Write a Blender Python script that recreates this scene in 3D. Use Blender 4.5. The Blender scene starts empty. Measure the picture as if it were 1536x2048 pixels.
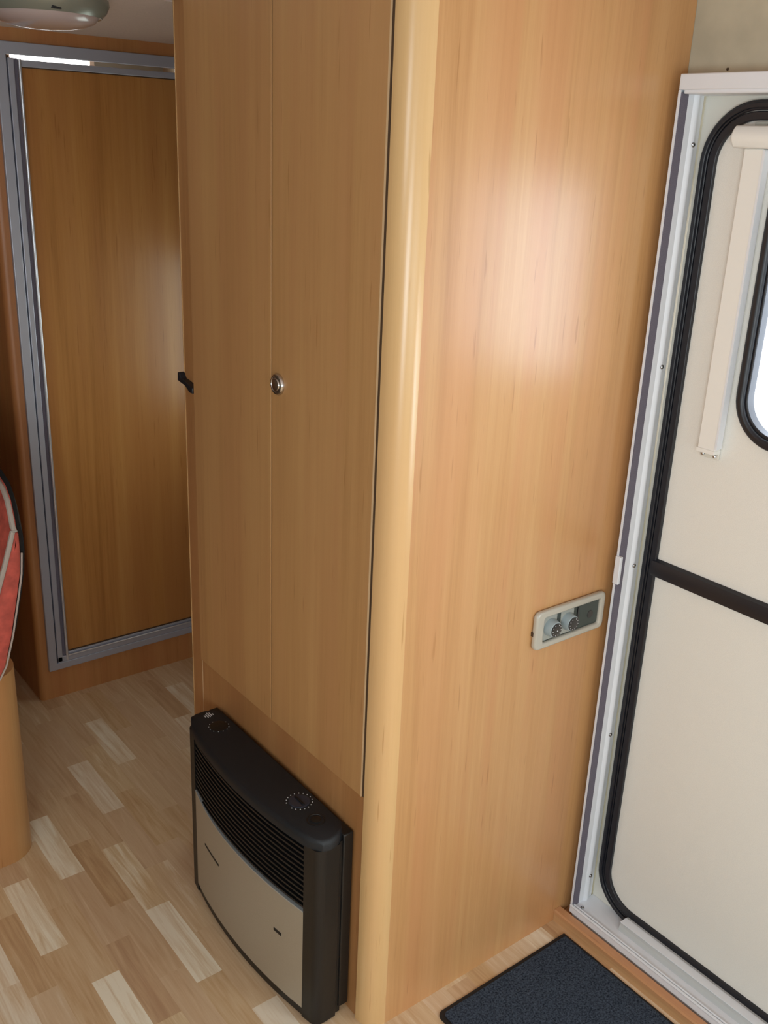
import bpy, bmesh, math, random
from mathutils import Vector, Matrix
random.seed(4)
S = bpy.context.scene
COL = S.collection
PI = math.pi

# ------------------------------------------------------------------ materials
def new_mat(name):
    m = bpy.data.materials.new(name); m.use_nodes = True
    nt = m.node_tree
    b = nt.nodes['Principled BSDF']
    return m, nt, b

def srgb(r, g, b):
    f = lambda c: (c/255/12.92) if c/255 <= .04045 else ((c/255+.055)/1.055)**2.4
    return (f(r), f(g), f(b), 1)

def plain(name, rgb, rough=.5, metal=0, spec=.5, noise=0, nscale=300, bump=0, coat=0):
    m, nt, b = new_mat(name)
    b.inputs['Base Color'].default_value = srgb(*rgb)
    b.inputs['Roughness'].default_value = rough
    b.inputs['Metallic'].default_value = metal
    b.inputs['Specular IOR Level'].default_value = spec
    b.inputs['Coat Weight'].default_value = coat
    if noise or bump:
        geo = nt.nodes.new('ShaderNodeNewGeometry')
        n = nt.nodes.new('ShaderNodeTexNoise'); n.inputs['Scale'].default_value = nscale
        n.inputs['Detail'].default_value = 3
        nt.links.new(geo.outputs['Position'], n.inputs['Vector'])
        if noise:
            r = nt.nodes.new('ShaderNodeValToRGB')
            lo = tuple(max(0, c*(1-noise)) for c in rgb); hi = tuple(min(255, c*(1+noise)) for c in rgb)
            r.color_ramp.elements[0].position = .3; r.color_ramp.elements[1].position = .7
            r.color_ramp.elements[0].color = srgb(*lo); r.color_ramp.elements[1].color = srgb(*hi)
            nt.links.new(n.outputs['Fac'], r.inputs['Fac'])
            nt.links.new(r.outputs['Color'], b.inputs['Base Color'])
        if bump:
            bp = nt.nodes.new('ShaderNodeBump'); bp.inputs['Strength'].default_value = bump
            bp.inputs['Distance'].default_value = .002
            nt.links.new(n.outputs['Fac'], bp.inputs['Height'])
            nt.links.new(bp.outputs['Normal'], b.inputs['Normal'])
    return m

def wood(name, dark, mid, light, rough=.33, red=None, seed=0., axis='z', spec=.5, coat=0.0, coat_r=.1, k=1.):
    """vertical-grained fruitwood laminate: broad soft bands, fine streaks, a few flecks"""
    m, nt, b = new_mat(name)
    N, Lk = nt.nodes, nt.links
    geo = N.new('ShaderNodeNewGeometry')
    def mapped(sx, sl, off):
        mp = N.new('ShaderNodeMapping')
        sc = {'z': (sx, sx, sl), 'x': (sl, sx, sx), 'y': (sx, sl, sx)}[axis]
        mp.inputs['Scale'].default_value = sc
        mp.inputs['Location'].default_value = (seed+off, seed*1.7+off, seed*.6)
        Lk.new(geo.outputs['Position'], mp.inputs['Vector'])
        return mp.outputs['Vector']
    def noise(v, detail, rough_, dist=0):
        n = N.new('ShaderNodeTexNoise'); n.inputs['Scale'].default_value = 1
        n.inputs['Detail'].default_value = detail; n.inputs['Roughness'].default_value = rough_
        n.inputs['Distortion'].default_value = dist
        Lk.new(v, n.inputs['Vector']); return n.outputs['Fac']
    broad = noise(mapped(9, .55, 0), 2, .5, .6)
    streak = noise(mapped(70, 1.6, 5), 4, .65, .3)
    fine = noise(mapped(320, 7, 9), 2, .6)
    mixn = N.new('ShaderNodeMath'); mixn.operation = 'MULTIPLY_ADD'
    Lk.new(streak, mixn.inputs[0]); mixn.inputs[1].default_value = .55
    m2 = N.new('ShaderNodeMath'); m2.operation = 'MULTIPLY_ADD'
    Lk.new(broad, m2.inputs[0]); m2.inputs[1].default_value = .75
    m3 = N.new('ShaderNodeMath'); m3.operation = 'MULTIPLY_ADD'
    Lk.new(fine, m3.inputs[0]); m3.inputs[1].default_value = .18; m3.inputs[2].default_value = -.24
    Lk.new(m3.outputs[0], m2.inputs[2]); Lk.new(m2.outputs[0], mixn.inputs[2])
    r = N.new('ShaderNodeValToRGB')
    e = r.color_ramp.elements
    e[0].position = .48-.2/k; e[0].color = srgb(*dark); e[1].position = .48+.24/k; e[1].color = srgb(*light)
    ke = e.new(.48); ke.color = srgb(*mid)
    Lk.new(mixn.outputs[0], r.inputs['Fac'])
    out = r.outputs['Color']
    # a second broad field shifts the hue between yellow and pinkish wood
    hue = noise(mapped(14, .8, 21), 1, .5, .4)
    r2 = N.new('ShaderNodeValToRGB')
    r2.color_ramp.elements[0].position = .42; r2.color_ramp.elements[1].position = .62
    r2.color_ramp.elements[0].color = (0, 0, 0, 1); r2.color_ramp.elements[1].color = (.5, .5, .5, 1)
    Lk.new(hue, r2.inputs['Fac'])
    mx = N.new('ShaderNodeMix'); mx.data_type = 'RGBA'
    Lk.new(r2.outputs['Color'], mx.inputs['Factor'])
    Lk.new(out, mx.inputs[6]); mx.inputs[7].default_value = srgb(*(red or mid))
    out = mx.outputs[2]
    # short dark flecks
    fl = noise(mapped(160, 9, 33), 1, .5)
    r3 = N.new('ShaderNodeValToRGB')
    r3.color_ramp.elements[0].position = .70; r3.color_ramp.elements[1].position = .78
    r3.color_ramp.elements[0].color = (1, 1, 1, 1); r3.color_ramp.elements[1].color = (.82, .76, .7, 1)
    Lk.new(fl, r3.inputs['Fac'])
    mm = N.new('ShaderNodeMix'); mm.data_type = 'RGBA'; mm.blend_type = 'MULTIPLY'; mm.inputs['Factor'].default_value = 1
    Lk.new(out, mm.inputs[6]); Lk.new(r3.outputs['Color'], mm.inputs[7])
    Lk.new(mm.outputs[2], b.inputs['Base Color'])
    b.inputs['Roughness'].default_value = rough
    b.inputs['Specular IOR Level'].default_value = spec
    b.inputs['Coat Weight'].default_value = coat
    b.inputs['Coat Roughness'].default_value = coat_r
    return m

M = {}
M['panel'] = wood('cherry_laminate_side', (176, 126, 78), (197, 148, 98), (211, 165, 115), rough=.30, red=(199, 141, 96), seed=3.1, spec=.55, k=.7)
M['door'] = wood('cherry_laminate_door', (166, 120, 74), (183, 137, 88), (194, 149, 98), rough=.42, red=(180, 130, 86), seed=11.4, k=.75)
M['base'] = wood('cherry_laminate_base', (158, 110, 66), (172, 122, 76), (184, 134, 86), rough=.42, red=(168, 114, 72), seed=17.9)
M['post'] = wood('pale_corner_moulding', (200, 158, 106), (212, 172, 120), (220, 182, 132), rough=.27, red=(214, 168, 118), seed=7.7, k=.6)
M['bath'] = wood('dark_cherry_laminate', (150, 98, 50), (170, 116, 62), (182, 130, 74), rough=.3, red=(160, 104, 58), seed=23.3)
M['bathwall'] = wood('cherry_wall_board', (158, 104, 60), (172, 118, 70), (184, 130, 80), rough=.4, red=(170, 108, 66), seed=29.1)
M['trimwood'] = wood('threshold_wood', (168, 122, 80), (188, 142, 98), (204, 160, 116), rough=.4, red=(200, 134, 94), seed=2.2, axis='y')
M['bench'] = wood('bench_wood', (170, 122, 74), (186, 138, 88), (196, 150, 100), rough=.4, red=(186, 130, 82), seed=41.)
M['lip'] = plain('pale_edge_band', (206, 172, 132), .35)
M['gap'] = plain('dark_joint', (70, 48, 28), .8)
M['alu'] = plain('satin_aluminium', (176, 178, 192), .4, metal=.5)
M['alu_light'] = plain('bright_aluminium', (205, 205, 212), .3, metal=.7)
M['alu_dark'] = plain('aluminium_groove', (62, 62, 78), .5, metal=.3)
M['chrome'] = plain('satin_chrome', (205, 202, 200), .22, metal=1)
M['steel'] = plain('screw_steel', (170, 170, 172), .25, metal=1)
M['black'] = plain('black_plastic', (20, 18, 17), .42, noise=.15, nscale=900, bump=.15)
M['black_lid'] = plain('black_textured_lid', (22, 26, 31), .5, noise=.2, nscale=1200, bump=.3)
M['deep'] = plain('grille_black', (12, 12, 15), .5)
M['slat'] = plain('slat_black', (15, 16, 19), .4)
M['silver'] = plain('champagne_painted_metal', (168, 156, 138), .42, metal=.15, noise=.04, nscale=1500)
M['silver_edge'] = plain('silver_edge', (176, 180, 182), .3, metal=.4)
M['white_mark'] = plain('white_print', (205, 205, 205), .6)
M['rubber'] = plain('black_rubber_seal', (26, 27, 34), .38)
M['cream'] = plain('cream_door_skin', (232, 229, 222), .5, noise=.02, nscale=700, bump=.25)
M['cream_blind'] = plain('cream_plastic', (236, 234, 229), .4)
M['white'] = plain('white_aluminium_frame', (226, 228, 234), .35)
M['offwhite'] = plain('offwhite_plastic', (220, 216, 206), .45)
M['brush'] = plain('grey_brush_pile', (104, 98, 110), .95, noise=.1, nscale=900)
M['sillgrey'] = plain('grey_sill_face', (190, 192, 192), .4)
M['plate'] = plain('pearl_plastic', (184, 178, 166), .28, coat=.4)
M['plate_dark'] = plain('anthracite_insert', (62, 70, 66), .45)
M['tile'] = plain('grey_knob_base', (158, 160, 154), .4)
M['knob'] = plain('grey_blue_knob', (152, 164, 168), .3)
M['knobface'] = plain('black_knob_face', (16, 16, 20), .2, coat=.5)
M['ceiling'] = plain('ceiling_board', (206, 186, 176), .8, noise=.03, nscale=250, bump=.1)
M['wall'] = plain('beige_wallpaper', (184, 174, 152), .7, noise=.05, nscale=14)
M['red'] = plain('red_upholstery', (186, 84, 72), .85, noise=.12, nscale=40, bump=.3)
M['piping'] = plain('grey_piping', (176, 164, 156), .7)
M['backing'] = plain('black_backing_cloth', (14, 12, 12), .9)
M['mat_rubber'] = plain('mat_rubber', (20, 19, 22), .6)
M['dimpane'] = plain('grey_green_wall', (160, 170, 165), .8)
M['outer'] = plain('outside_white', (240, 240, 238), .6)

def carpet():
    m, nt, b = new_mat('navy_carpet')
    geo = nt.nodes.new('ShaderNodeNewGeometry')
    n = nt.nodes.new('ShaderNodeTexNoise'); n.inputs['Scale'].default_value = 260; n.inputs['Detail'].default_value = 8
    n.inputs['Roughness'].default_value = .75
    nt.links.new(geo.outputs['Position'], n.inputs['Vector'])
    r = nt.nodes.new('ShaderNodeValToRGB')
    r.color_ramp.elements[0].position = .38; r.color_ramp.elements[0].color = srgb(26, 33, 45)
    r.color_ramp.elements[1].position = .68; r.color_ramp.elements[1].color = srgb(92, 104, 122)
    nt.links.new(n.outputs['Fac'], r.inputs['Fac']); nt.links.new(r.outputs['Color'], b.inputs['Base Color'])
    b.inputs['Roughness'].default_value = .95; b.inputs['Specular IOR Level'].default_value = .1
    bp = nt.nodes.new('ShaderNodeBump'); bp.inputs['Strength'].default_value = .8; bp.inputs['Distance'].default_value = .004
    nt.links.new(n.outputs['Fac'], bp.inputs['Height']); nt.links.new(bp.outputs['Normal'], b.inputs['Normal'])
    return m
M['carpet'] = carpet()

def floor_mat():
    m, nt, b = new_mat('parquet_vinyl')
    N, Lk = nt.nodes, nt.links
    at = N.new('ShaderNodeAttribute'); at.attribute_name = 'block'      # .x tone, .y hue, .z grain offset
    sep = N.new('ShaderNodeSeparateXYZ'); Lk.new(at.outputs['Vector'], sep.inputs[0])
    geo = N.new('ShaderNodeNewGeometry')
    def grain(sx, sy, k, det, dist=0.):
        mp = N.new('ShaderNodeMapping'); mp.inputs['Scale'].default_value = (sx, sy, 1)
        Lk.new(geo.outputs['Position'], mp.inputs['Vector'])
        cb = N.new('ShaderNodeCombineXYZ')
        mu = N.new('ShaderNodeMath'); mu.operation = 'MULTIPLY'; mu.inputs[1].default_value = k
        Lk.new(sep.outputs[2], mu.inputs[0]); Lk.new(mu.outputs[0], cb.inputs[1]); Lk.new(mu.outputs[0], cb.inputs[2])
        ad = N.new('ShaderNodeVectorMath'); Lk.new(mp.outputs[0], ad.inputs[0]); Lk.new(cb.outputs[0], ad.inputs[1])
        n = N.new('ShaderNodeTexNoise'); n.inputs['Scale'].default_value = 1; n.inputs['Detail'].default_value = det
        n.inputs['Roughness'].default_value = .6; n.inputs['Distortion'].default_value = dist
        Lk.new(ad.outputs[0], n.inputs['Vector']); return n.outputs['Fac']
    g1 = grain(48, 3.2, 37., 5, 1.1)
    g2 = grain(260, 14, 19., 3)
    a = N.new('ShaderNodeMath'); a.operation = 'MULTIPLY_ADD'; a.inputs[1].default_value = 1.15
    Lk.new(g1, a.inputs[0])
    c = N.new('ShaderNodeMath'); c.operation = 'MULTIPLY_ADD'; c.inputs[1].default_value = .35
    Lk.new(g2, c.inputs[0]); 
    s = N.new('ShaderNodeMath'); s.operation = 'SUBTRACT'; Lk.new(sep.outputs[0], s.inputs[0]); s.inputs[1].default_value = .76
    Lk.new(s.outputs[0], c.inputs[2]); Lk.new(c.outputs[0], a.inputs[2])
    r = N.new('ShaderNodeValToRGB'); e = r.color_ramp.elements
    e[0].position = 0; e[0].color = srgb(172, 130, 88)
    e[1].position = 1; e[1].color = srgb(244, 232, 210)
    k = e.new(.35); k.color = srgb(200, 164, 122)
    k = e.new(.65); k.color = srgb(216, 188, 150)
    Lk.new(a.outputs[0], r.inputs['Fac'])
    mx = N.new('ShaderNodeMix'); mx.data_type = 'RGBA'
    mu = N.new('ShaderNodeMath'); mu.operation = 'MULTIPLY'; mu.inputs[1].default_value = .35
    Lk.new(sep.outputs[1], mu.inputs[0]); Lk.new(mu.outputs[0], mx.inputs['Factor'])
    Lk.new(r.outputs['Color'], mx.inputs[6]); mx.inputs[7].default_value = srgb(208, 178, 156)
    Lk.new(mx.outputs[2], b.inputs['Base Color'])
    b.inputs['Roughness'].default_value = .42; b.inputs['Specular IOR Level'].default_value = .4
    return m
M['floor'] = floor_mat()

def glass_mat():
    m, nt, b = new_mat('window_acrylic')
    out = nt.nodes['Material Output']; nt.nodes.remove(b)
    t = nt.nodes.new('ShaderNodeBsdfTransparent'); t.inputs['Color'].default_value = (.95, .97, .96, 1)
    g = nt.nodes.new('ShaderNodeBsdfGlossy'); g.inputs['Roughness'].default_value = .02
    mx = nt.nodes.new('ShaderNodeMixShader'); mx.inputs[0].default_value = .06
    nt.links.new(t.outputs[0], mx.inputs[1]); nt.links.new(g.outputs[0], mx.inputs[2]); nt.links.new(mx.outputs[0], out.inputs['Surface'])
    return m
M['glass'] = glass_mat()

def frosted_lamp():
    m, nt, b = new_mat('frosted_lamp_glass')
    b.inputs['Base Color'].default_value = srgb(178, 160, 158)
    b.inputs['Roughness'].default_value = .25
    b.inputs['Coat Weight'].default_value = .5
    return m
M['lampglass'] = frosted_lamp()
M['lampring'] = plain('grey_lamp_ring', (132, 134, 124), .25, metal=.25)

def emissive(name, col, st):
    m, nt, b = new_mat(name)
    b.inputs['Emission Color'].default_value = (*col, 1); b.inputs['Emission Strength'].default_value = st
    b.inputs['Base Color'].default_value = (.8, .8, .8, 1)
    return m

# ------------------------------------------------------------------ mesh kit
WL = {}
class MB:
    def __init__(s): s.v = []; s.f = []
    def add(s, vs, fs):
        o = len(s.v); s.v += [tuple(v) for v in vs]; s.f += [tuple(i+o for i in f) for f in fs]; return s
    def box(s, x0, x1, y0, y1, z0, z1):
        return s.add([(x0,y0,z0),(x1,y0,z0),(x1,y1,z0),(x0,y1,z0),(x0,y0,z1),(x1,y0,z1),(x1,y1,z1),(x0,y1,z1)],
                     [(0,3,2,1),(4,5,6,7),(0,1,5,4),(1,2,6,5),(2,3,7,6),(3,0,4,7)])
    def prism(s, poly, ax, a, b):
        """poly of 2D points in the two other axes (cyclic order after ax), extruded from a to b"""
        def P(p, t):
            return {0: (t, p[0], p[1]), 1: (p[0], t, p[1]), 2: (p[0], p[1], t)}[ax]
        n = len(poly)
        return s.add([P(p, a) for p in poly]+[P(p, b) for p in poly],
                     [tuple(range(n))[::-1], tuple(range(n, 2*n))]+[(i, (i+1) % n, n+(i+1) % n, n+i) for i in range(n)])
    def ring(s, outer, inner, ax, a, b):
        def P(p, t):
            return {0: (t, p[0], p[1]), 1: (p[0], t, p[1]), 2: (p[0], p[1], t)}[ax]
        n = len(outer)
        vs = [P(p, a) for p in outer]+[P(p, a) for p in inner]+[P(p, b) for p in outer]+[P(p, b) for p in inner]
        fs = []
        for i in range(n):
            j = (i+1) % n
            fs += [(i, j, n+j, n+i), (2*n+i, 3*n+i, 3*n+j, 2*n+j), (i, 2*n+i, 2*n+j, j), (n+i, n+j, 3*n+j, 3*n+i)]
        return s.add(vs, fs)
    def tube(s, pts, r, seg=8, closed=False):
        pts = [Vector(p) for p in pts]; n = len(pts); rings = []
        up = Vector((.13, .27, .95)).normalized()
        for i, p in enumerate(pts):
            if closed: t = pts[(i+1) % n]-pts[i-1]
            else: t = pts[min(i+1, n-1)]-pts[max(i-1, 0)]
            t.normalize()
            a = t.cross(up)
            if a.length < .1: a = t.cross(Vector((1, 0, 0)))
            a.normalize(); b = t.cross(a)
            rings.append([p+a*(r*math.cos(2*PI*k/seg))+b*(r*math.sin(2*PI*k/seg)) for k in range(seg)])
        vs = [v for q in rings for v in q]; fs = []
        m = n if closed else n-1
        for i in range(m):
            for k in range(seg):
                j = (i+1) % n
                fs.append((i*seg+k, i*seg+(k+1) % seg, j*seg+(k+1) % seg, j*seg+k))
        if not closed:
            fs += [tuple(range(seg))[::-1], tuple((n-1)*seg+k for k in range(seg))]
        return s.add(vs, fs)
    def lathe(s, prof, c, axis, seg=24, ref=None):
        """prof: list of (radius, distance along axis)"""
        ax = Vector(axis).normalized(); u = ax.orthogonal().normalized(); w = ax.cross(u); c = Vector(c)
        vs = []; fs = []
        for r, h in prof:
            for k in range(seg):
                t = 2*PI*k/seg
                vs.append(c+ax*h+u*(r*math.cos(t))+w*(r*math.sin(t)))
        n = len(prof)
        for i in range(n-1):
            for k in range(seg):
                fs.append((i*seg+k, i*seg+(k+1) % seg, (i+1)*seg+(k+1) % seg, (i+1)*seg+k))
        fs += [tuple(range(seg))[::-1], tuple((n-1)*seg+k for k in range(seg))]
        return s.add(vs, fs)
    def build(s, name, mat, parent=None, bevel=0, smooth=False, **props):
        xs, ys, zs = zip(*s.v)
        c = Vector(((min(xs)+max(xs))/2, (min(ys)+max(ys))/2, min(zs)))
        me = bpy.data.meshes.new(name)
        me.from_pydata([tuple(Vector(v)-c) for v in s.v], [], s.f)
        bm = bmesh.new(); bm.from_mesh(me); bmesh.ops.recalc_face_normals(bm, faces=bm.faces); bm.to_mesh(me); bm.free()
        me.materials.append(mat)
        o = bpy.data.objects.new(name, me); COL.objects.link(o)
        pw = Vector((0, 0, 0))
        if parent is not None:
            o.parent = parent; pw = WL[parent.name]
        o.location = c-pw; WL[o.name] = c
        if smooth or bevel:
            for p in me.polygons: p.use_smooth = True
            try: me.set_sharp_from_angle(angle=math.radians(38))
            except Exception: pass
        if bevel:
            md = o.modifiers.new('bevel', 'BEVEL'); md.width = bevel; md.segments = 3; md.limit_method = 'ANGLE'
            md.angle_limit = math.radians(40)
        for k, v in props.items(): o[k] = v
        return o

def thing(name, label, cat, loc, kind=None, group=None):
    o = bpy.data.objects.new(name, None); COL.objects.link(o); o.location = loc; WL[o.name] = Vector(loc)
    o.empty_display_size = .05
    o['label'] = label; o['category'] = cat
    if kind: o['kind'] = kind
    if group: o['group'] = group
    return o

def rrect(a0, a1, b0, b1, r, n=10):
    """rounded rectangle, r one radius or four (a0b0, a1b0, a1b1, a0b1)"""
    rs = r if isinstance(r, (tuple, list)) else (r,)*4
    pts = []
    for (ca, cb, q, rr) in ((a0, b0, PI, rs[0]), (a1, b0, 1.5*PI, rs[1]), (a1, b1, 0, rs[2]), (a0, b1, .5*PI, rs[3])):
        x = ca+rr if ca == a0 else ca-rr; y = cb+rr if cb == b0 else cb-rr
        for k in range(n+1):
            t = q+.5*PI*k/n
            pts.append((x+rr*math.cos(t), y+rr*math.sin(t)))
    return pts

# ------------------------------------------------------------------ measures (metres; camera stands at x=0 y=0)
XW = 1.58            # inner face of the entry-side wall
YP = 1.178           # wardrobe side panel plane
XF = .956            # wardrobe front plane
YB = 2.784           # washroom front
ZC = 1.945; ZH = 2.03
XS = .858; XL = -.72; YR = -2.3; YE = 4.0

# ------------------------------------------------------------------ setting
def struct(mb, name, mat, label, cat, **k):
    return mb.build(name, mat, None, kind='structure', label=label, category=cat, **k)

# floor : every parquet block is a face with its own tone
def build_floor():
    W, Lb = .0608, .2585
    offs = {0: 1.758, 1: 1.624, 2: 1.965, 3: 1.811, 4: 2.012, 5: 2.402, 6: 1.69, 7: 2.59, -1: 1.66, -2: 1.715, -3: 1.8}
    pale = {(4, 2): .42, (3, 2): .5, (4, 3): .5, (3, 3): .45, (6, 1): .52, (6, 2): .46, (0, 1): .82, (2, 1): .93, (4, 0): .70, (3, 0): .50, (5, 0): .84, (7, 0): .80, (1, 0): .97, (-2, 1): .98, (4, -1): .95,
            (6, 0): .36, (2, 0): .46, (2, -1): .26, (3, 1): .30, (5, -1): .42, (5, 1): .5, (4, 1): .36, (0, 0): .42, (1, 1): .46,
            (2, 2): .40, (5, -4): .96, (5, -3): .5, (5, -2): .62, (4, -2): .44, (3, -1): .5, (1, -1): .5, (0, -1): .5, (6, -1): .5}
    v = []; f = []; a = []
    rnd = random.Random(12)
    for k in range(-22, 18):
        x0 = .49+W*k; x1 = min(x0+W, XW); x0 = max(x0, XL)
        if x1 <= x0: continue
        o = offs.get(k, rnd.random()*Lb)
        nb = math.floor((YR-o)/Lb)
        for j in range(nb, int((YE-o)/Lb)+2):
            y0 = max(o+j*Lb, YR); y1 = min(o+(j+1)*Lb, YE)
            if y1 <= y0: continue
            # keys: j counted so that 1 = block just beyond the row's known joint, 0 = block just before it
            t = pale.get((k, j+1), None)
            if t is None:
                t = rnd.choice([.26, .34, .40, .44, .5, .54, .58, .66, .85])
            h = rnd.random(); g = rnd.random()
            i = len(v)
            v += [(x0, y0, 0), (x1, y0, 0), (x1, y1, 0), (x0, y1, 0)]; f.append((i, i+1, i+2, i+3))
            a.append((t, h, g))
    n = len(v)
    v += [(XL, YR, -.04), (XW+.1, YR, -.04), (XW+.1, YE, -.04), (XL, YE, -.04), (XL, YR, -.001), (XW+.1, YR, -.001), (XW+.1, YE, -.001), (XL, YE, -.001)]
    f += [tuple(n+q for q in w) for w in [(0,3,2,1),(4,5,6,7),(0,1,5,4),(1,2,6,5),(2,3,7,6),(3,0,4,7)]]
    a += [(.4, .4, .4)]*6
    me = bpy.data.meshes.new('floor'); me.from_pydata(v, [], f)
    at = me.attributes.new('block', 'FLOAT_VECTOR', 'FACE')
    for i, q in enumerate(a): at.data[i].vector = q
    me.materials.append(M['floor'])
    o = bpy.data.objects.new('floor', me); COL.objects.link(o)
    o['kind'] = 'structure'; o['label'] = 'wood strip patterned vinyl floor in pale and orange brown blocks'; o['category'] = 'floor'
    return o
build_floor()

mb = MB(); mb.box(XL-.06, XW+.14, 1.9415, YE+.06, ZC, ZC+.13); mb.box(XL-.06, .95, 1.90, 1.9415, ZC, ZC+.13)
mb.box(XL-.06, XW+.14, YR-.06, 1.9415, ZH, ZH+.05)
struct(mb, 'ceiling', M['ceiling'], 'plain pinkish beige ceiling board', 'ceiling')

# entry side wall with the door opening
DY0, DY1, DZ1 = .43, 1.155, 1.832
mb = MB()
mb.box(XW, XW+.09, DY1, 1.9415, 0, ZH); mb.box(XW, XW+.09, 1.9415, 2.06, 0, ZC); mb.box(XW, XW+.09, 2.62, YE, 0, ZC)
mb.box(XW, XW+.09, 2.06, 2.62, 0, .78); mb.box(XW, XW+.09, 2.06, 2.62, 1.33, ZC)
mb.box(XW, XW+.09, YR, -.77, 0, ZH); mb.box(XW, XW+.09, .17, DY0, 0, ZH); mb.box(XW, XW+.09, -.77, .17, 0, .76); mb.box(XW, XW+.09, -.77, .17, 1.24, ZH); mb.box(XW, XW+.09, DY0, DY1, DZ1, ZH)
mb.box(XW, XW+.09, DY0, DY1, -.04, .012)
w = struct(mb, 'wall_right', M['wall'], 'beige papered outer wall above the entrance door', 'wall')
MB().lathe([(.0026, 0), (.002, .0015)], (XW, 1.098, 1.847), (-1, 0, 0), 10).build('screw', M['gap'], w)

# window behind the wardrobe
win = thing('window_1', 'small window in the outer wall behind the wardrobe', 'window', (XW, 2.34, .78), 'structure')
MB().ring(rrect(2.05, 2.63, .77, 1.34, .06), rrect(2.075, 2.605, .795, 1.315, .045), 0, XW-.012, XW+.05).build('window_frame', M['rubber'], win, smooth=True)
MB().prism(rrect(2.075, 2.605, .795, 1.315, .045), 0, XW+.03, XW+.036).build('pane', M['glass'], win)

# left wall and rear wall, both with a window opening
mb = MB()
LW = (-1.35, -.15, .9, 1.5)
mb.box(XL-.05, XL, YR, LW[0], 0, ZH); mb.box(XL-.05, XL, LW[1], .36, 0, ZH); mb.box(XL-.05, XL, .88, 1.90, 0, ZH)
mb.box(XL-.05, XL, .36, .88, 0, 1.65); mb.box(XL-.05, XL, .36, .88, 1.95, ZH); mb.box(XL-.05, XL, 1.90, YE, 0, ZC)
mb.box(XL-.05, XL, LW[0], LW[1], 0, LW[2]); mb.box(XL-.05, XL, LW[0], LW[1], LW[3], ZH)
struct(mb, 'wall_left', M['wall'], 'beige papered outer wall facing the wardrobe', 'wall')
mb = MB()
mb.box(XL, -.5, YR-.05, YR, 0, ZH); mb.box(1.3, XW, YR-.05, YR, 0, ZH)
mb.box(-.5, 1.3, YR-.05, YR, 0, .74); mb.box(-.5, 1.3, YR-.05, YR, 1.38, ZH)
struct(mb, 'wall_front', M['wall'], 'beige papered end wall behind the camera', 'wall')
mb = MB(); mb.box(XL, XS, YE, YE+.05, 0, ZC)
struct(mb, 'wall_end', M['bathwall'], 'far end wall behind the washroom', 'wall')

# washroom front wall
BX0, BX1, BZ0, BZ1 = .90, 1.50, .115, 1.90
XS = .858
mb = MB()
# left stile with a rounded outer corner, returning along the washroom side
r = .018
prof = [(BX0, YB), (XS+r, YB)]+[(XS+r-r*math.sin(t), YB+r-r*math.cos(t)) for t in [PI/2*k/6 for k in range(1, 7)]]+[(XS, YE), (XS+.03, YE), (XS+.03, YB+.03), (BX0, YB+.03)]
mb.prism([(x, y) for x, y in prof], 2, 0, ZC)
mb.box(BX0, BX1, YB, YB+.03, 0, BZ0); mb.box(BX0, BX1, YB, YB+.03, BZ1, ZC); mb.box(BX1, XW, YB, YB+.03, 0, ZC)
struct(mb, 'wall_back', M['bathwall'], 'cherry wood washroom partition around the silver framed door', 'wall', smooth=True)

# washroom door
d = thing('door_2', 'cherry wood washroom door in a ribbed silver aluminium frame', 'door', (1.2, YB, .1), 'structure')
def rect(a0, a1, b0, b1): return [(a0, b0), (a1, b0), (a1, b1), (a0, b1)]
fx0, fx1, fz0, fz1 = .888, 1.512, .1025, 1.912
# main flat outer flange, shadow groove, inner ribs
MB().ring(rect(fx0, fx1, fz0, fz1), rect(fx0+.026, fx1-.026, fz0+.022, fz1-.030), 1, YB-.012, YB+.0).build('frame', M['alu'], d, bevel=.002)
MB().box(fx0+.026, fx0+.030, YB-.004, YB+.02, fz0+.022, fz1-.03).build('groove', M['alu_dark'], d)
mb = MB(); mb.box(fx0+.030, fx0+.046, YB-.010, YB+.02, fz0+.024, 1.874)
mb.build('frame', M['alu'], d, bevel=.002)
MB().box(fx0+.046, fx0+.057, YB-.003, YB+.02, fz0+.024, 1.874).build('groove', M['brush'], d, label='dark grey recess between the ribs')
MB().tube([(fx0+.0605, YB-.008, fz0+.024), (fx0+.0605, YB-.008, 1.872)], .0045, 10).build('rib', M['alu_light'], d, smooth=True)
mb = MB(); mb.box(fx0+.03, fx1-.026, YB-.010, YB+.02, fz0+.022, fz0+.042)
mb.box(fx0+.06, fx1-.026, YB-.004, YB+.02, fz0+.042, fz0+.050)
mb.build('bottom_rail', M['alu'], d, bevel=.002)
MB().tube([(fx0+.06, YB-.010, fz0+.041), (fx1-.03, YB-.010, fz0+.041)], .0022, 8).build('rib', M['alu_light'], d, smooth=True)
# head rail of the door leaf stops short of the frame: daylight of the washroom shows through the slit
MB().box(fx0+.03, fx1-.026, YB-.002, YB+.02, 1.855, 1.8715).build('top_rail', M['alu'], d, bevel=.002)
MB().box(.952, fx1-.03, YB+.004, YB+.02, fz0+.045, 1.858).build('leaf', M['bath'], d)
MB().box(.952, fx1-.03, YB+.0005, YB+.005, fz0+.0495, fz0+.0525).build('joint', M['gap'], d)
MB().box(.952, fx1-.03, YB+.0005, YB+.005, 1.8525, 1.8555).build('joint', M['gap'], d)
MB().box(fx0+.026, fx0+.034, YB-.008, YB+.01, 1.8725, 1.880).build('stop', M['gap'], d)
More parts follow.
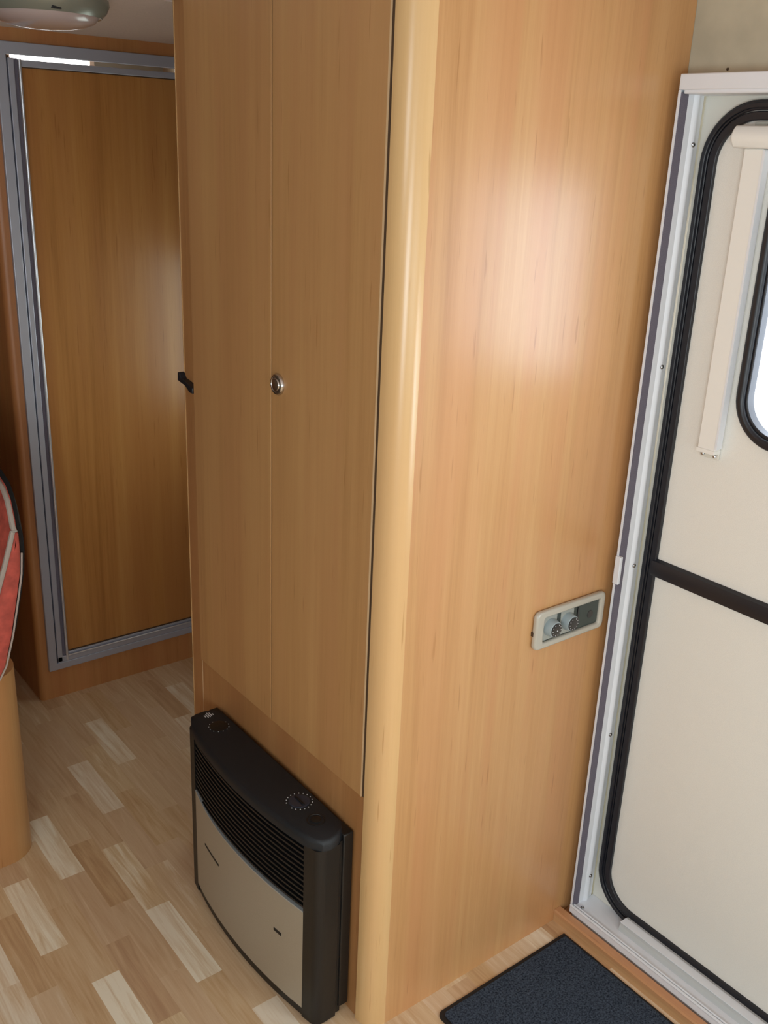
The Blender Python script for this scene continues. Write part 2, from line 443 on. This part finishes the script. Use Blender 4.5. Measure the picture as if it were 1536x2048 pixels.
# washroom interior: a bright frosted window seen through the slit
mb = MB(); mb.box(XS+.03, XW, 3.25, 3.28, 0, ZC)
struct(mb, 'wall_washroom', M['dimpane'], 'grey green washroom wall behind the silver framed door', 'wall')
wz = thing('window_2', 'bright frosted washroom window seen as a strip above the silver framed door', 'window', (1.2, 3.25, 1.5), 'structure')
M['bright'] = emissive('daylit_frosted_pane', (1, 1, .97), 6)
MB().box(1.078, 1.325, 3.240, 3.246, 1.62, 1.942).build('pane', M['bright'], wz)
MB().ring(rect(1.062, 1.340, 1.60, 1.9435), rect(1.078, 1.325, 1.62, 1.942), 1, 3.236, 3.2495).build('window_frame', M['offwhite'], wz)

# ------------------------------------------------------------------ entrance door frame (trim_1), wooden threshold (trim_2)
XFL = 1.531          # room-side edge of the frame cassette
JY = 1.147           # inner face of the far jamb
t1 = thing('trim_1', 'white aluminium door frame with screws and grey brush strip around the entrance door', 'door frame', (XFL, .8, .03), 'structure')
# far jamb as one extruded profile (x,y): thin flange, channel for the brush, flat, half-round bead, step
jamb = [(XFL, 1.1560), (XFL, 1.1510), (1.5325, 1.1510), (1.5325, 1.153), (1.552, 1.153), (1.552, 1.149), (1.566, 1.1485)]
jamb += [(1.567+.018*k/8, 1.1485-.005*math.sin(PI*k/8)) for k in range(0, 9)]
jamb += [(1.5985, 1.1505), (1.5985, 1.1545), (XW-.0005, 1.1545), (XW-.0005, 1.1560)]
MB().prism(jamb, 2, .034, 1.812).build('jamb', M['white'], t1, smooth=True)
MB().box(1.5327, 1.5518, 1.1488, 1.1529, .045, 1.808).build('brush_strip', M['brush'], t1)
jn = [(x, .43+1.155-y+.0) for x, y in jamb]
m_ = MB().prism(jn, 2, .034, 1.812); m_.box(XFL+.0005, XW-.0005, .4225, .4293, .034, 1.812); m_.build('jamb', M['white'], t1)
MB().box(1.5327, 1.5518, .4321, .4360, .045, 1.808).build('brush_strip', M['brush'], t1)
# head
mb = MB(); mb.box(XFL, XW-.0005, .42, 1.1565, 1.812, 1.838); mb.box(XFL+.004, 1.60, .43, 1.148, 1.806, 1.814)
mb.build('head', M['white'], t1, bevel=.002)
# corner filler plate behind the rounded seal
MB().ring(rect(.435, 1.150, .02, 1.81), rrect(.475, 1.112, .085, 1.775, .085)[0:0] or [(.475, .085), (1.112, .085), (1.112, 1.775), (.475, 1.775)], 0, 1.604, 1.610).build('back_plate', M['offwhite'], t1)
# sill: front lip with a rail, tread and raised rear strip
mb = MB()
mb.box(XFL-.003, XFL+.004, .43, 1.1545, .030, .047)
mb.build('sill_face', M['white'], t1, bevel=.001)
mb = MB(); mb.tube([(XFL-.0015, .432, .0485), (XFL-.0015, 1.1535, .0485)], .0032, 8)
mb.tube([(XFL+.006, .432, .0485), (XFL+.006, 1.1535, .0485)], .0025, 8)
mb.build('sill_rail', M['white'], t1, smooth=True)
MB().box(XFL+.003, 1.604, .43, 1.150, .012, .0455).build('tread', M['white'], t1, bevel=.001)
mb = MB(); mb.prism([(1.562, .0455), (1.604, .0455), (1.604, .066), (1.574, .066), (1.565, .058)], 1, .52, 1.038)
o = mb.build('rear_strip', M['sillgrey'], t1)
MB().box(1.566, 1.5862, .52, 1.038, .0655, .0675).build('strip_cap', M['white'], t1)
# hold-back clip on the flange
MB().box(XFL-.004, XFL+.004, 1.142, 1.156, .878, .939).build('clip', M['white'], t1, bevel=.0015)
def screw(c, ax, par, r=.0046):
    MB().lathe([(r, 0), (r*.96, .0012), (r*.7, .0026), (r*.25, .0032)], c, ax, 16).build('screw', M['steel'], par, smooth=True)
for z in (1.725, 1.325, .910, .503, .117):
    screw((1.576, 1.1435, z), (0, -1, 0), t1)
screw((1.548, 1.133, .0455), (0, 0, 1), t1, .005)
screw((1.548, .60, .0455), (0, 0, 1), t1, .005)

mb = MB(); mb.prism([(1.502, 0), (1.60, 0), (1.60, .012), (1.5221, .012), (1.5221, .031), (1.505, .031), (1.502, .027)], 1, .40, YP-.0005)
struct(mb, 'trim_2', M['trimwood'], 'low wooden threshold strip in front of the entrance door', 'threshold')

# ------------------------------------------------------------------ entrance door (door_1)
XD = 1.600
d1 = thing('door_1', 'cream two part entrance door with black rubber seals and a rounded window', 'door', (XD, .79, .05), 'structure')
oy0, oy1, oz0, oz1 = .448, 1.138, .046, 1.800
RC = .105
SW = .033
out_u = rrect(oy0, oy1, .935, oz1, (.001, .001, RC, RC))
wy0, wy1, wz0, wz1 = .590, .969, 1.234, 1.70
hole = rrect(wy0+.002, wy1-.002, wz0+.002, wz1-.002, .07)
MB().ring(rrect(oy0+.004, oy1-.004, .92, oz1-.004, (.001, .001, RC-.004, RC-.004)), hole, 0, XD, XD+.034).build('upper_leaf', M['cream'], d1)
MB().prism(rrect(oy0+.004, oy1-.004, oz0+.004, .912, (RC-.004, RC-.004, .001, .001)), 0, XD, XD+.034).build('lower_leaf', M['cream'], d1)
# outer seal: D-shaped rubber made of three stepped rings
def seal(o0, o1, b0, b1, R_, wid, x, name, par, d=.012, steps=((0, .5, .55), (.12, .40, 1.0), (.55, 1.0, .62))):
    mb = MB()
    for (s0, s1, dep) in steps:
        a, b = wid*s0, wid*s1
        mb.ring(rrect(o0+a, o1-a, b0+a, b1-a, max(R_-a, .004)), rrect(o0+b, o1-b, b0+b, b1-b, max(R_-b, .003)), 0, x-d*dep, x+.006)
    return mb.build(name, M['rubber'], par, bevel=.002)
seal(oy0, oy1, oz0, oz1, RC, SW, XD, 'seal', d1)
mb = MB()
mb.prism([(XD-.001, .895), (XD-.010, .898), (XD-.013, .905), (XD-.0135, .921), (XD-.010, .930), (XD-.001, .934)], 1, oy0+SW*.8, oy1-SW*.8)
mb.build('middle_seal', M['rubber'], d1, smooth=True)
# window in the upper leaf
wn = MB().ring(rrect(wy0-.017, wy1+.017, wz0-.018, wz1+.018, .09), rrect(wy0, wy1, wz0, wz1, .07), 0, XD-.013, XD+.012).build('window_frame', M['rubber'], d1, bevel=.006)
MB().ring(rrect(wy0-.001, wy1+.001, wz0-.001, wz1+.001, .07), rrect(wy0+.005, wy1-.005, wz0+.006, wz1-.006, .065), 0, XD-.006, XD+.016).build('bead', M['rubber'], wn, bevel=.002)
MB().prism(rrect(wy0+.0025, wy1-.0025, wz0+.0025, wz1-.0025, .066), 0, XD+.012, XD+.0155).build('pane', M['glass'], wn)
MB().ring(rrect(wy0+.024, wy1-.024, wz0+.024, wz1-.024, .05), rrect(wy0+.027, wy1-.027, wz0+.027, wz1-.027, .047), 0, XD+.028, XD+.031).build('outer_bead', M['offwhite'], wn)
# roller blind: head box and two guide rails
bl = MB()
hp = [(XD-.001, 1.722)]+[(XD-.026+.0-.010*math.sin(PI*k/8), 1.722+.036*k/8) for k in range(0, 9)]+[(XD-.001, 1.758)]
bl.prism(hp, 1, .515, 1.062)
blind = bl.build('blind_box', M['cream_blind'], d1, bevel=.003)
MB().box(XD-.012, XD-.001, 1.010, 1.034, 1.757, 1.764).build('clip', M['tile'], blind)
for (a, b) in ((1.004, 1.042), (.515, .553)):
    m = MB(); m.box(XD-.020, XD-.001, a, b, 1.190, 1.722)
    rail = m.build('guide_rail', M['cream_blind'], d1, bevel=.002)
    in_ = a if a > 1 else b
    MB().box(XD-.021, XD-.004, in_-.0035, in_+.0005, 1.195, 1.72).build('lip', M['white'], rail)
    MB().box(XD-.022, XD-.001, a-.001, b+.001, 1.184, 1.192).build('end_cap', M['cream_blind'], rail, bevel=.001)
    mm = MB(); mm.box(XD-.006, XD-.001, a-.001, b+.001, 1.172, 1.184); e = mm.build('end_bracket', M['offwhite'], rail, bevel=.001)
    for yy in (a+.006, b-.006):
        MB().lathe([(.0034, 0), (.0034, .004), (.002, .005)], (XD-.006, yy, 1.179), (-1, 0, 0), 10).build('screw', M['steel'], rail)

# ------------------------------------------------------------------ wardrobe
wd = thing('wardrobe', 'tall cherry wood corner wardrobe with two doors and a rounded front post', 'wardrobe', (1.27, 1.55, 0))
ZT = ZH-.001
def jag(n):
    return 0
MB().box(.9975, XW-.001, YP, YP+.016, 0, ZT).build('side_panel', M['panel'], wd)
# rounded post
rx, ry = .9975-XF, 1.2245-YP
post = [(.9975, YP)]+[(.9975-rx*math.sin(t)**.9, YP+ry-ry*math.cos(t)**.9 if t < PI/2-1e-6 else YP+ry) for t in [PI/2*k/14 for k in range(1, 15)]]
post += [(XF+.018, 1.2245), (XF+.018, YP+.018+.01), (.9975, YP+.018)]
MB().prism(post, 2, 0, ZT).build('corner_post', M['post'], wd, smooth=True)
# carcass around the doors
YL = 1.872
MB().box(XF+.004, XF+.020, 1.2245, YL, 0, .5425).build('base_panel', M['base'], wd, bevel=.001)
MB().box(XF+.018, XF+.030, 1.2245, YL+.005, .53, ZT).build('carcass', M['gap'], wd)
MB().box(XF+.0035, XF+.0195, YL+.0003, YL+.0018, 0, .64).build('edge_band', M['lip'], wd, label='pale edge strip left of the base panel')
mb = MB(); mb.box(XF+.010, XF+.030, YL+.002, 1.931, 0, ZT)
mb.build('left_stile', M['base'], wd)
rr = .016
pf = [(XF+.0085+rr-rr*math.cos(t), 1.9315+.0095*math.sin(t)) for t in [PI/2*k/6 for k in range(0, 7)]]+[(XW-.001, 1.941), (XW-.001, 1.9315)]
MB().prism(pf, 2, 0, ZT).build('rear_panel', M['post'], wd, smooth=True)
def wdoor(y0, y1, name='door'):
    return MB().box(XF-.001, XF+.015, y0, y1, .5455, 1.985).build(name, M['door'], wd, bevel=.0008)
dr = wdoor(1.2330, 1.5528); dl = wdoor(1.5568, 1.8705)
MB().box(XF+.004, XF+.018, 1.2245, YL, 1.987, ZT).build('top_rail', M['base'], wd)
MB().box(XF-.0016, XF+.0014, 1.2322, 1.2338, .546, 1.985).build('edge_band', M['lip'], dr)
MB().box(XF+.0012, XF+.016, 1.5530, 1.5566, .546, 1.985).build('joint', M['gap'], dl)  # dark strip stands in for the shade in the gap between the doors
MB().box(XF+.0015, XF+.016, 1.2248, 1.2328, .546, 1.985).build('joint', M['gap'], dr)  # dark strip stands in for the shade between door and post
kb = MB().lathe([(.0205, 0), (.0205, .003), (.0185, .0065), (.0155, .0070), (.0140, .0045), (.0135, .0040)], (XF-.001, 1.5295, 1.279), (-1, 0, 0), 36).build('knob', M['chrome'], dr, smooth=True)
MB().lathe([(.0132, 0), (.0130, .006), (.0115, .0085), (.006, .0092)], (XF-.001, 1.5295, 1.279), (-1, 0, 0), 30).build('button', M['chrome'], kb, smooth=True)
# black plastic hold-open catch between the stile and the rear edge
mb = MB()
cat = [(1.872, 1.187), (1.872, 1.199), (1.897, 1.206), (1.924, 1.210), (1.931, 1.221), (1.938, 1.222), (1.9395, 1.203), (1.920, 1.200), (1.905, 1.198), (1.885, 1.187)]
mb.prism(cat, 0, XF-.004, XF+.014)
mb.build('catch', M['rubber'], wd, bevel=.0015, label='black plastic hook catch')

# ------------------------------------------------------------------ thermostat panel on the side of the wardrobe
cp = thing('control_panel', 'pearl grey frame with two black faced dial knobs on the wardrobe side', 'control panel', (1.43, YP, .772))
px0, px1, pz0, pz1 = 1.3225, 1.5265, .7735, .8565
mb = MB(); mb.ring(rrect(px0, px1, pz0, pz1, .012, 6), rrect(px0+.024, px1-.015, pz0+.013, pz1-.015, .005, 6), 1, YP-.013, YP-.0005)
mb.build('frame', M['plate'], cp, bevel=.0045)
MB().box(px0+.02, px1-.012, YP-.0065, YP-.0005, pz0+.010, pz1-.012).build('insert', M['plate_dark'], cp)
MB().box(px0-.001, px0+.003, YP-.006, YP-.0005, .805, .814).build('notch', M['gap'], cp)
for i, kx in enumerate((1.3670, 1.4165)):
    MB().prism(rrect(kx-.0195, kx+.0185, .789, .8415, .004, 5), 1, YP-.0085, YP-.006).build('module', M['tile'], cp, bevel=.0012)
    kn = MB().lathe([(.0185, 0), (.0180, .006), (.0172, .012), (.0160, .0165), (.0145, .0175)], (kx, YP-.008, .816), (0, -1, 0), 40).build('knob', M['knob'], cp, smooth=True)
    MB().lathe([(.0148, .015), (.0146, .0185), (.012, .0192), (.004, .0193)], (kx, YP-.008, .816), (0, -1, 0), 32).build('face', M['knobface'], kn, smooth=True)
    mk = MB()
    for k in range(10):
        t = PI*(.15+1.7*k/9)+PI/2
        c = (kx+.0115*math.cos(t), YP-.0273, .816+.0115*math.sin(t))
        mk.lathe([(.0010, -.001), (.0009, .0004)], c, (0, -1, 0), 8)
    if i == 0: mk.lathe([(.0016, -.001), (.0015, .0005)], (kx+.001, YP-.0275, .8145), (0, -1, 0), 10)
    mk.build('scale_marks', M['white_mark'], kn)
MB().box(1.4470, 1.4505, YP-.0085, YP-.006, .7885, .8415).build('divider', M['knobface'], cp)
MB().prism(rrect(1.452, 1.5105, .789, .841, .003, 4), 1, YP-.0078, YP-.006).build('blank_module', M['plate_dark'], cp, bevel=.001)
MB().lathe([(.009, 0), (.0085, .0012)], (1.487, YP-.0072, .812), (0, -1, 0), 24).build('socket', M['knobface'], cp)

# ------------------------------------------------------------------ gas heater
ht = thing('gas_heater', 'black gas heater with a bowed champagne silver front below the wardrobe doors', 'heater', (.90, 1.52, 0))
HY0, HY1 = 1.2480, 1.782
def bow(y, off=0):
    c = 1.517; h = .262
    return .872-.028*(1-((y-c)/h)**2)-off
def bowstrip(mb, y0, y1, z0, z1, off, th, n=28, zf0=None, zf1=None):
    """curved slab following the bow of the front"""
    vs = []; fs = []
    for k in range(n+1):
        y = y0+(y1-y0)*k/n
        a0 = zf0(y) if zf0 else z0; a1 = zf1(y) if zf1 else z1
        x = bow(y, off)
        vs += [(x, y, a0), (x+th, y, a0), (x+th, y, a1), (x, y, a1)]
    for k in range(n):
        i = 4*k
        for q in range(4):
            fs.append((i+q, i+(q+1) % 4, i+4+(q+1) % 4, i+4+q))
    fs += [(0, 1, 2, 3), tuple(4*n+q for q in (3, 2, 1, 0))]
    mb.add(vs, fs); return mb
CY0 = 1.2885; CY1 = 1.737
# mounting surround against the wardrobe
mb = MB(); mb.box(.932, XF-.0005, HY0+.003, 1.795, .020, .454); mb.build('surround', M['black'], ht, bevel=.003)
MB().box(.9312, .9325, HY0+.002, 1.796, .438, .4395).build('surround_rib', M['slat'], ht)
# housing
pf = [(bow(CY0)+.012, CY0), (bow(CY1)+.012, CY1), (.937, CY1), (.937, CY0)]
mid = [(bow(CY0+(CY1-CY0)*k/16)+.012, CY0+(CY1-CY0)*k/16) for k in range(17)]
MB().prism(mid+[(.936, CY1), (.936, CY0)], 2, .012, .444).build('housing', M['deep'], ht)
def column(y0, y1, side):
    n = 8; pts = []
    if side < 0:   # right-hand end, rounded towards the low y side
        pts = [(bow(y1), y1), (bow(y0+.020), y0+.020)]
        cx = bow(y0+.02)+.022
        for k in range(1, n+1):
            t = PI/2*k/n; pts.append((cx-.022*math.cos(t), y0+.020-.020*math.sin(t)))
        pts += [(.922, y0+.001), (.927, y0+.007), (.937, y0+.007), (.937, y1)]
    else:
        pts = [(.937, y0), (.937, y1-.007), (.927, y1-.007), (.922, y1-.001), (.90, y1)]
        cx = bow(y1-.02)+.022
        for k in range(0, n+1):
            t = PI/2*(1-k/n); pts.append((cx-.022*math.cos(t), y1-.020+.020*math.sin(t)))
        pts += [(bow(y0), y0)]
    return pts
MB().prism(column(HY0, CY0, -1), 2, .006, .440).build('end_column', M['black'], ht, smooth=True)
MB().prism(column(CY1, HY1, 1), 2, .006, .440).build('end_column', M['black'], ht, smooth=True)
# slats
for_z = .288
mb = MB(); n = 13
for k in range(n):
    z = .284+(.434-.284)*k/(n-1)
    bowstrip(mb, CY0, CY1, z, z+.0045, -.002, .012, 20)
mb.build('grille', M['slat'], ht, smooth=False)
ztop = lambda y: .2755+.014*max((y-1.55)/.17, 0)**2
bowstrip(MB(), CY0, CY1, .028, 0, 0, .010, 28, zf1=ztop).build('front_panel', M['silver'], ht, smooth=True)
bowstrip(MB(), CY0, CY1, 0, 0, .0008, .011, 28, zf0=lambda y: ztop(y)-.0005, zf1=lambda y: ztop(y)+.0025).build('panel_edge', M['silver_edge'], ht, smooth=True)
bowstrip(MB(), CY0, CY1, .006, .0275, -.003, .02, 20).build('bottom_rail', M['black'], ht, smooth=True)
# slots in the front panel
def slot(y0, y1, z0, z1, th, name='slot'):
    vs = []; fs = []; n = 8
    for k in range(n+1):
        y = y0+(y1-y0)*k/n; z = z0+(z1-z0)*k/n; x = bow(y, .0008)
        vs += [(x, y, z-th/2), (x+.004, y, z-th/2), (x+.004, y, z+th/2), (x, y, z+th/2)]
    for k in range(n):
        i = 4*k
        for q in range(4): fs.append((i+q, i+(q+1) % 4, i+4+(q+1) % 4, i+4+q))
    fs += [(0, 1, 2, 3), tuple(4*n+q for q in (3, 2, 1, 0))]
    MB().add(vs, fs).build(name, M['deep'], ht)
slot(1.600, 1.678, .183, .186, .005)
slot(1.352, 1.376, .1755, .1755, .007)
# lid
def lid_outline(g=0):
    p = []
    yy = [CY0+(CY1+.01-CY0)*k/20 for k in range(21)]
    p += [(bow(y, .004+g), y) for y in yy]                       # front, right to left
    p += [(.871-g, 1.763), (.880, 1.782+g*.5), (.896, 1.790+g), (.918, 1.790+g), (.934, 1.780+g*.5), (.944+g*.5, 1.764)]
    p += [(.9485+g*.3, 1.740), (.9485+g*.3, 1.34), (.9475+g*.3, 1.300), (.944, 1.278), (.935, 1.260-g*.5), (.916, 1.249-g), (.898, 1.2455-g), (.882, 1.250-g*.8), (.871-g, 1.265)]
    return p
o_ = lid_outline(0); i_ = lid_outline(-.007)
mb = MB(); n = len(o_)
zs = [.436, .4395, .452, .459, .4625]
rings = [lid_outline(-.006), lid_outline(0), lid_outline(0), lid_outline(-.003), lid_outline(-.009)]
vs = [(x, y, z) for rg, z in zip(rings, zs) for (x, y) in rg]
fs = []
for a in range(len(rings)-1):
    for i in range(n):
        j = (i+1) % n; fs.append((a*n+i, a*n+j, (a+1)*n+j, (a+1)*n+i))
fs += [tuple(range(n))[::-1], tuple((len(rings)-1)*n+i for i in range(n))]
mb.add(vs, fs)
lid = mb.build('lid', M['black_lid'], ht, smooth=True)
ZL = .4626
def marks(c, R_, count, t0, t1, par, r=.0013, name='scale_marks', skip=()):
    mk = MB()
    for k in range(count):
        if k in skip: continue
        t = t0+(t1-t0)*k/(count-1)
        mk.lathe([(r, -.001), (r*.9, .0004)], (c[0]+R_*math.cos(t), c[1]+R_*1.0*math.sin(t), ZL+.0004), (0, 0, 1), 6)
    mk.build(name, M['white_mark'], par)
c = (.9130, 1.3790)
dial = MB().lathe([(.0215, -.002), (.0215, .0012), (.0200, .002), (.017, .0016)], (c[0], c[1], ZL), (0, 0, 1), 40).build('dial', plain('dial_black', (46, 50, 62), .3), ht, smooth=True)
mb = MB(); mb.box(c[0]-.0022, c[0]+.0022, c[1]-.016, c[1]+.016, ZL+.0005, ZL+.004); mb.build('pointer', M['deep'], dial, bevel=.0008)
marks(c, .0262, 17, -.75*PI-.4, .75*PI+.4, ht)
c = (.9120, 1.7080)
MB().lathe([(.021, -.002), (.021, .001), (.019, .0016)], (c[0], c[1], ZL), (0, 0, 1), 40).build('dial', M['black'], ht, smooth=True)
marks(c, .0225, 11, PI*.55, PI*2.1, ht, .0009)
c = (.9080, 1.3120)
MB().lathe([(.0185, -.002), (.0185, .0008), (.0165, .0010), (.0155, -.0005)], (c[0], c[1], ZL), (0, 0, 1), 36).build('igniter_ring', M['black'], ht, smooth=True)
MB().lathe([(.0105, -.002), (.0105, .0016), (.009, .0024), (.004, .002)], (c[0], c[1], ZL), (0, 0, 1), 30).build('igniter_button', M['black'], ht, smooth=True)
# stripe mark printed on the left of the lid
mb = MB()
for k, (l0, l1) in enumerate(((-.004, .004), (-.008, .006), (-.008, .011), (-.005, .009), (-.004, .002))):
    xx = .9150+(k-2)*.0048
    mb.box(xx-.0011, xx+.0011, 1.7610+l0, 1.7610+l1, ZL-.0005, ZL+.0004)
mb.build('emblem', M['white_mark'], ht)

# ------------------------------------------------------------------ doormat
mt = thing('doormat', 'navy blue carpet mat with a black rubber edge on the floor by the door', 'mat', (1.29, .83, 0))
ma = dict(x0=1.098, x1=1.489, y0=.53, y1=1.131)
MB().prism(rrect(ma['x0'], ma['x1'], ma['y0'], ma['y1'], (.02, .02, .003, .016), 6), 2, 0.0003, .005).build('rubber_border', M['mat_rubber'], mt, bevel=.0015)
MB().prism(rrect(ma['x0']+.010, ma['x1']-.008, ma['y0']+.010, ma['y1']-.010, (.012, .012, .003, .01), 6), 2, .004, .0085).build('pile', M['carpet'], mt, bevel=.001)

# ------------------------------------------------------------------ bench with backrest cushion
bn = thing('bench', 'wooden bench base with a rounded corner at the left edge', 'bench', (.35, 2.4, 0))
prof = rrect(.03, .606, 2.088, 3.80, (.01, .075, .075, .01), 10)
MB().prism(prof, 2, 0, .5150).build('base', M['bench'], bn, smooth=True)
cu = thing('backrest_cushion', 'red upholstered backrest cushion with grey piping on the bench', 'cushion', (.56, 2.3, .52))
outer = [(.522, .521), (.544, .532), (.562, .563), (.583, .635), (.602, .719), (.614, .777), (.6185, .825), (.618, .862), (.613, .884)]
inner = [(.606, .878), (.594, .838), (.580, .796), (.564, .751), (.545, .694), (.522, .630), (.500, .575), (.488, .535), (.490, .521)]
def cush_profile(h, g=0.0):
    """cross-section; upper part raised by h"""
    o = []
    for (x, z) in outer: o.append((x-g+h*.12*(z-.52)/.36, z-g*.3+h*(z-.52)/.36))
    i = []
    for (x, z) in inner: i.append((x+g+h*.12*(z-.52)/.36, z-g*.3+h*(z-.52)/.36))
    return o+i
ys = [(2.052, 0, .010), (2.055, .002, .003), (2.062, .010, 0), (2.075, .030, 0), (2.10, .058, 0), (2.13, .076, 0), (2.18, .088, 0), (2.3, .092, 0), (3.2, .092, 0), (3.72, .092, 0), (3.77, .06, 0), (3.79, .04, .008)]
vs = []; fs = []
np_ = len(outer)+len(inner)
for (y, h, g) in ys: vs += [(x, y, z) for x, z in cush_profile(h, g)]
for a in range(len(ys)-1):
    for i in range(np_):
        j = (i+1) % np_; fs.append((a*np_+i, a*np_+j, (a+1)*np_+j, (a+1)*np_+i))
no_ = len(outer)
for e0 in (0, (len(ys)-1)*np_):
    for i in range(no_-1):
        fs.append((e0+i, e0+i+1, e0+np_-2-i, e0+np_-1-i))
MB().add(vs, fs).build('cover', M['red'], cu, smooth=True)
P = cush_profile(.003)
i0 = len(outer)
front = [(x-.002, 2.054, z) for x, z in P[i0:]]
top = [(x, y-.001, z+.002) for (y, h, g) in reversed(ys[1:9]) for (x, z) in [cush_profile(h, g)[i0]]]
MB().tube(top+front, .0060, 8).build('piping', M['piping'], cu, smooth=True)
bot = [(x+.001, 2.054, z) for x, z in P[:7]]
MB().tube(bot, .0022, 8).build('piping', M['piping'], cu, smooth=True)
vs = []; fs = []
k_ = [(y, h) for (y, h, g) in ys[1:9]]
for (y, h) in k_:
    pr_ = cush_profile(h, 0)[3:i0]
    for (x, z) in pr_: vs += [(x+.001, y+.006, z+.001), (x+.010, y+.006, z+.006)]
m_ = len(outer)-3
for a in range(len(k_)-1):
    for i in range(m_-1):
        p0 = a*2*m_+2*i; p1 = p0+2; q0 = p0+2*m_; q1 = q0+2
        fs += [(p0, p1, q1, q0), (p0+1, q0+1, q1+1, p1+1)]
    for i in (0, m_-1):
        p0 = a*2*m_+2*i; q0 = p0+2*m_
        fs.append((p0, q0, q0+1, p0+1))
for a in (0, len(k_)-1):
    for i in range(m_-1):
        p0 = a*2*m_+2*i; fs.append((p0, p0+1, p0+3, p0+2))
MB().add(vs, fs).build('back_cloth', M['backing'], cu, smooth=True)

# ------------------------------------------------------------------ ceiling light
LC = (.765, 2.075)
cl = thing('ceiling_light', 'round frosted ceiling light with a grey ring and black switch, top left', 'ceiling light', (LC[0], LC[1], ZC-.05))
MB().lathe([(.116, 0), (.121, .004), (.122, .014), (.116, .026), (.106, .036), (.098, .034)], (LC[0], LC[1], ZC), (0, 0, -1), 64).build('ring', M['lampring'], cl, smooth=True)
MB().lathe([(.104, .024), (.102, .034), (.093, .045), (.072, .053), (.045, .0575), (.015, .0595), (.002, .0597)], (LC[0], LC[1], ZC), (0, 0, -1), 64).build('glass', M['lampglass'], cl, smooth=True)
t = math.atan2(-LC[1]-.0, -LC[0]+.42)
sx, sy = LC[0]+.106*math.cos(t), LC[1]+.106*math.sin(t)
MB().box(sx-.009, sx+.009, sy-.007, sy+.007, ZC-.033, ZC-.02).build('switch', M['deep'], cl, bevel=.001)

# ------------------------------------------------------------------ light
def area(name, loc, direction, sx, sy, power, col=(1, 1, 1)):
    l = bpy.data.lights.new(name, 'AREA'); l.shape = 'RECTANGLE'; l.size = sx; l.size_y = sy; l.energy = power; l.color = col
    o = bpy.data.objects.new(name, l); COL.objects.link(o); o.location = loc
    o.rotation_euler = Vector(direction).to_track_quat('-Z', 'Y').to_euler()
    return o
# daylight entering by the window of the left wall, the end window and others, plus an added side lamp
CO = (.79, .92, 1)
area('daylight_left_window', (XL-.02, -.75, 1.2), (1, 0, 0), 1.2, .58, 31, CO)
area('daylight_high_window', (XL-.02, .62, 1.80), (1, 0, 0), .5, .28, 4.6, CO)
area('daylight_end_window', (.4, YR-.02, 1.06), (0, 1, 0), 1.8, .62, 15, CO)
area('added_side_light', (XW+.03, -.30, 1.00), (-1, .0, 0), .9, .46, 18, CO)  # added lamp, no real window known here; grades the light on the side panel
area('daylight_side_window', (XW+.06, 2.34, 1.055), (-1, 0, 0), .52, .5, 1.8, (.9, 1, .95))
area('daylight_door_window', (XD+.16, .78, 1.38), (-1, 0, 0), .62, .50, 7, (.78, .82, 1))

W = bpy.data.worlds.new('outdoors'); S.world = W; W.use_nodes = True
nt = W.node_tree; bg = nt.nodes['Background']
tc = nt.nodes.new('ShaderNodeTexCoord')
n = nt.nodes.new('ShaderNodeTexNoise'); n.inputs['Scale'].default_value = 60; n.inputs['Detail'].default_value = 4
nt.links.new(tc.outputs['Generated'], n.inputs['Vector'])
r = nt.nodes.new('ShaderNodeValToRGB')
r.color_ramp.elements[0].position = .42; r.color_ramp.elements[0].color = (.74, .86, .74, 1)
r.color_ramp.elements[1].position = .56; r.color_ramp.elements[1].color = (.92, .97, 1, 1)
nt.links.new(n.outputs['Fac'], r.inputs['Fac']); nt.links.new(r.outputs['Color'], bg.inputs['Color'])
bg.inputs['Strength'].default_value = 1.6

# ------------------------------------------------------------------ camera
cam = bpy.data.cameras.new('camera'); co = bpy.data.objects.new('camera', cam); COL.objects.link(co)
Rr = ((0.79095819, -0.6105272, 0.04051774), (-0.18261688, -0.29875019, -0.936696), (0.58398307, 0.73348815, -0.34779148))
m = Matrix.Identity(4)
for i in range(3):
    m[i][0] = Rr[0][i]; m[i][1] = -Rr[1][i]; m[i][2] = -Rr[2][i]
co.matrix_world = Matrix.Translation((0, 0, 1.70)) @ m
cam.sensor_fit = 'VERTICAL'; cam.sensor_height = 24; cam.lens = 1969.27/2048*24
cam.clip_start = .02
S.camera = co
vs_ = S.view_settings
vs_.view_transform = 'Standard'; vs_.look = 'None'; vs_.gamma = 1; vs_.use_curve_mapping = False; vs_.exposure = .04
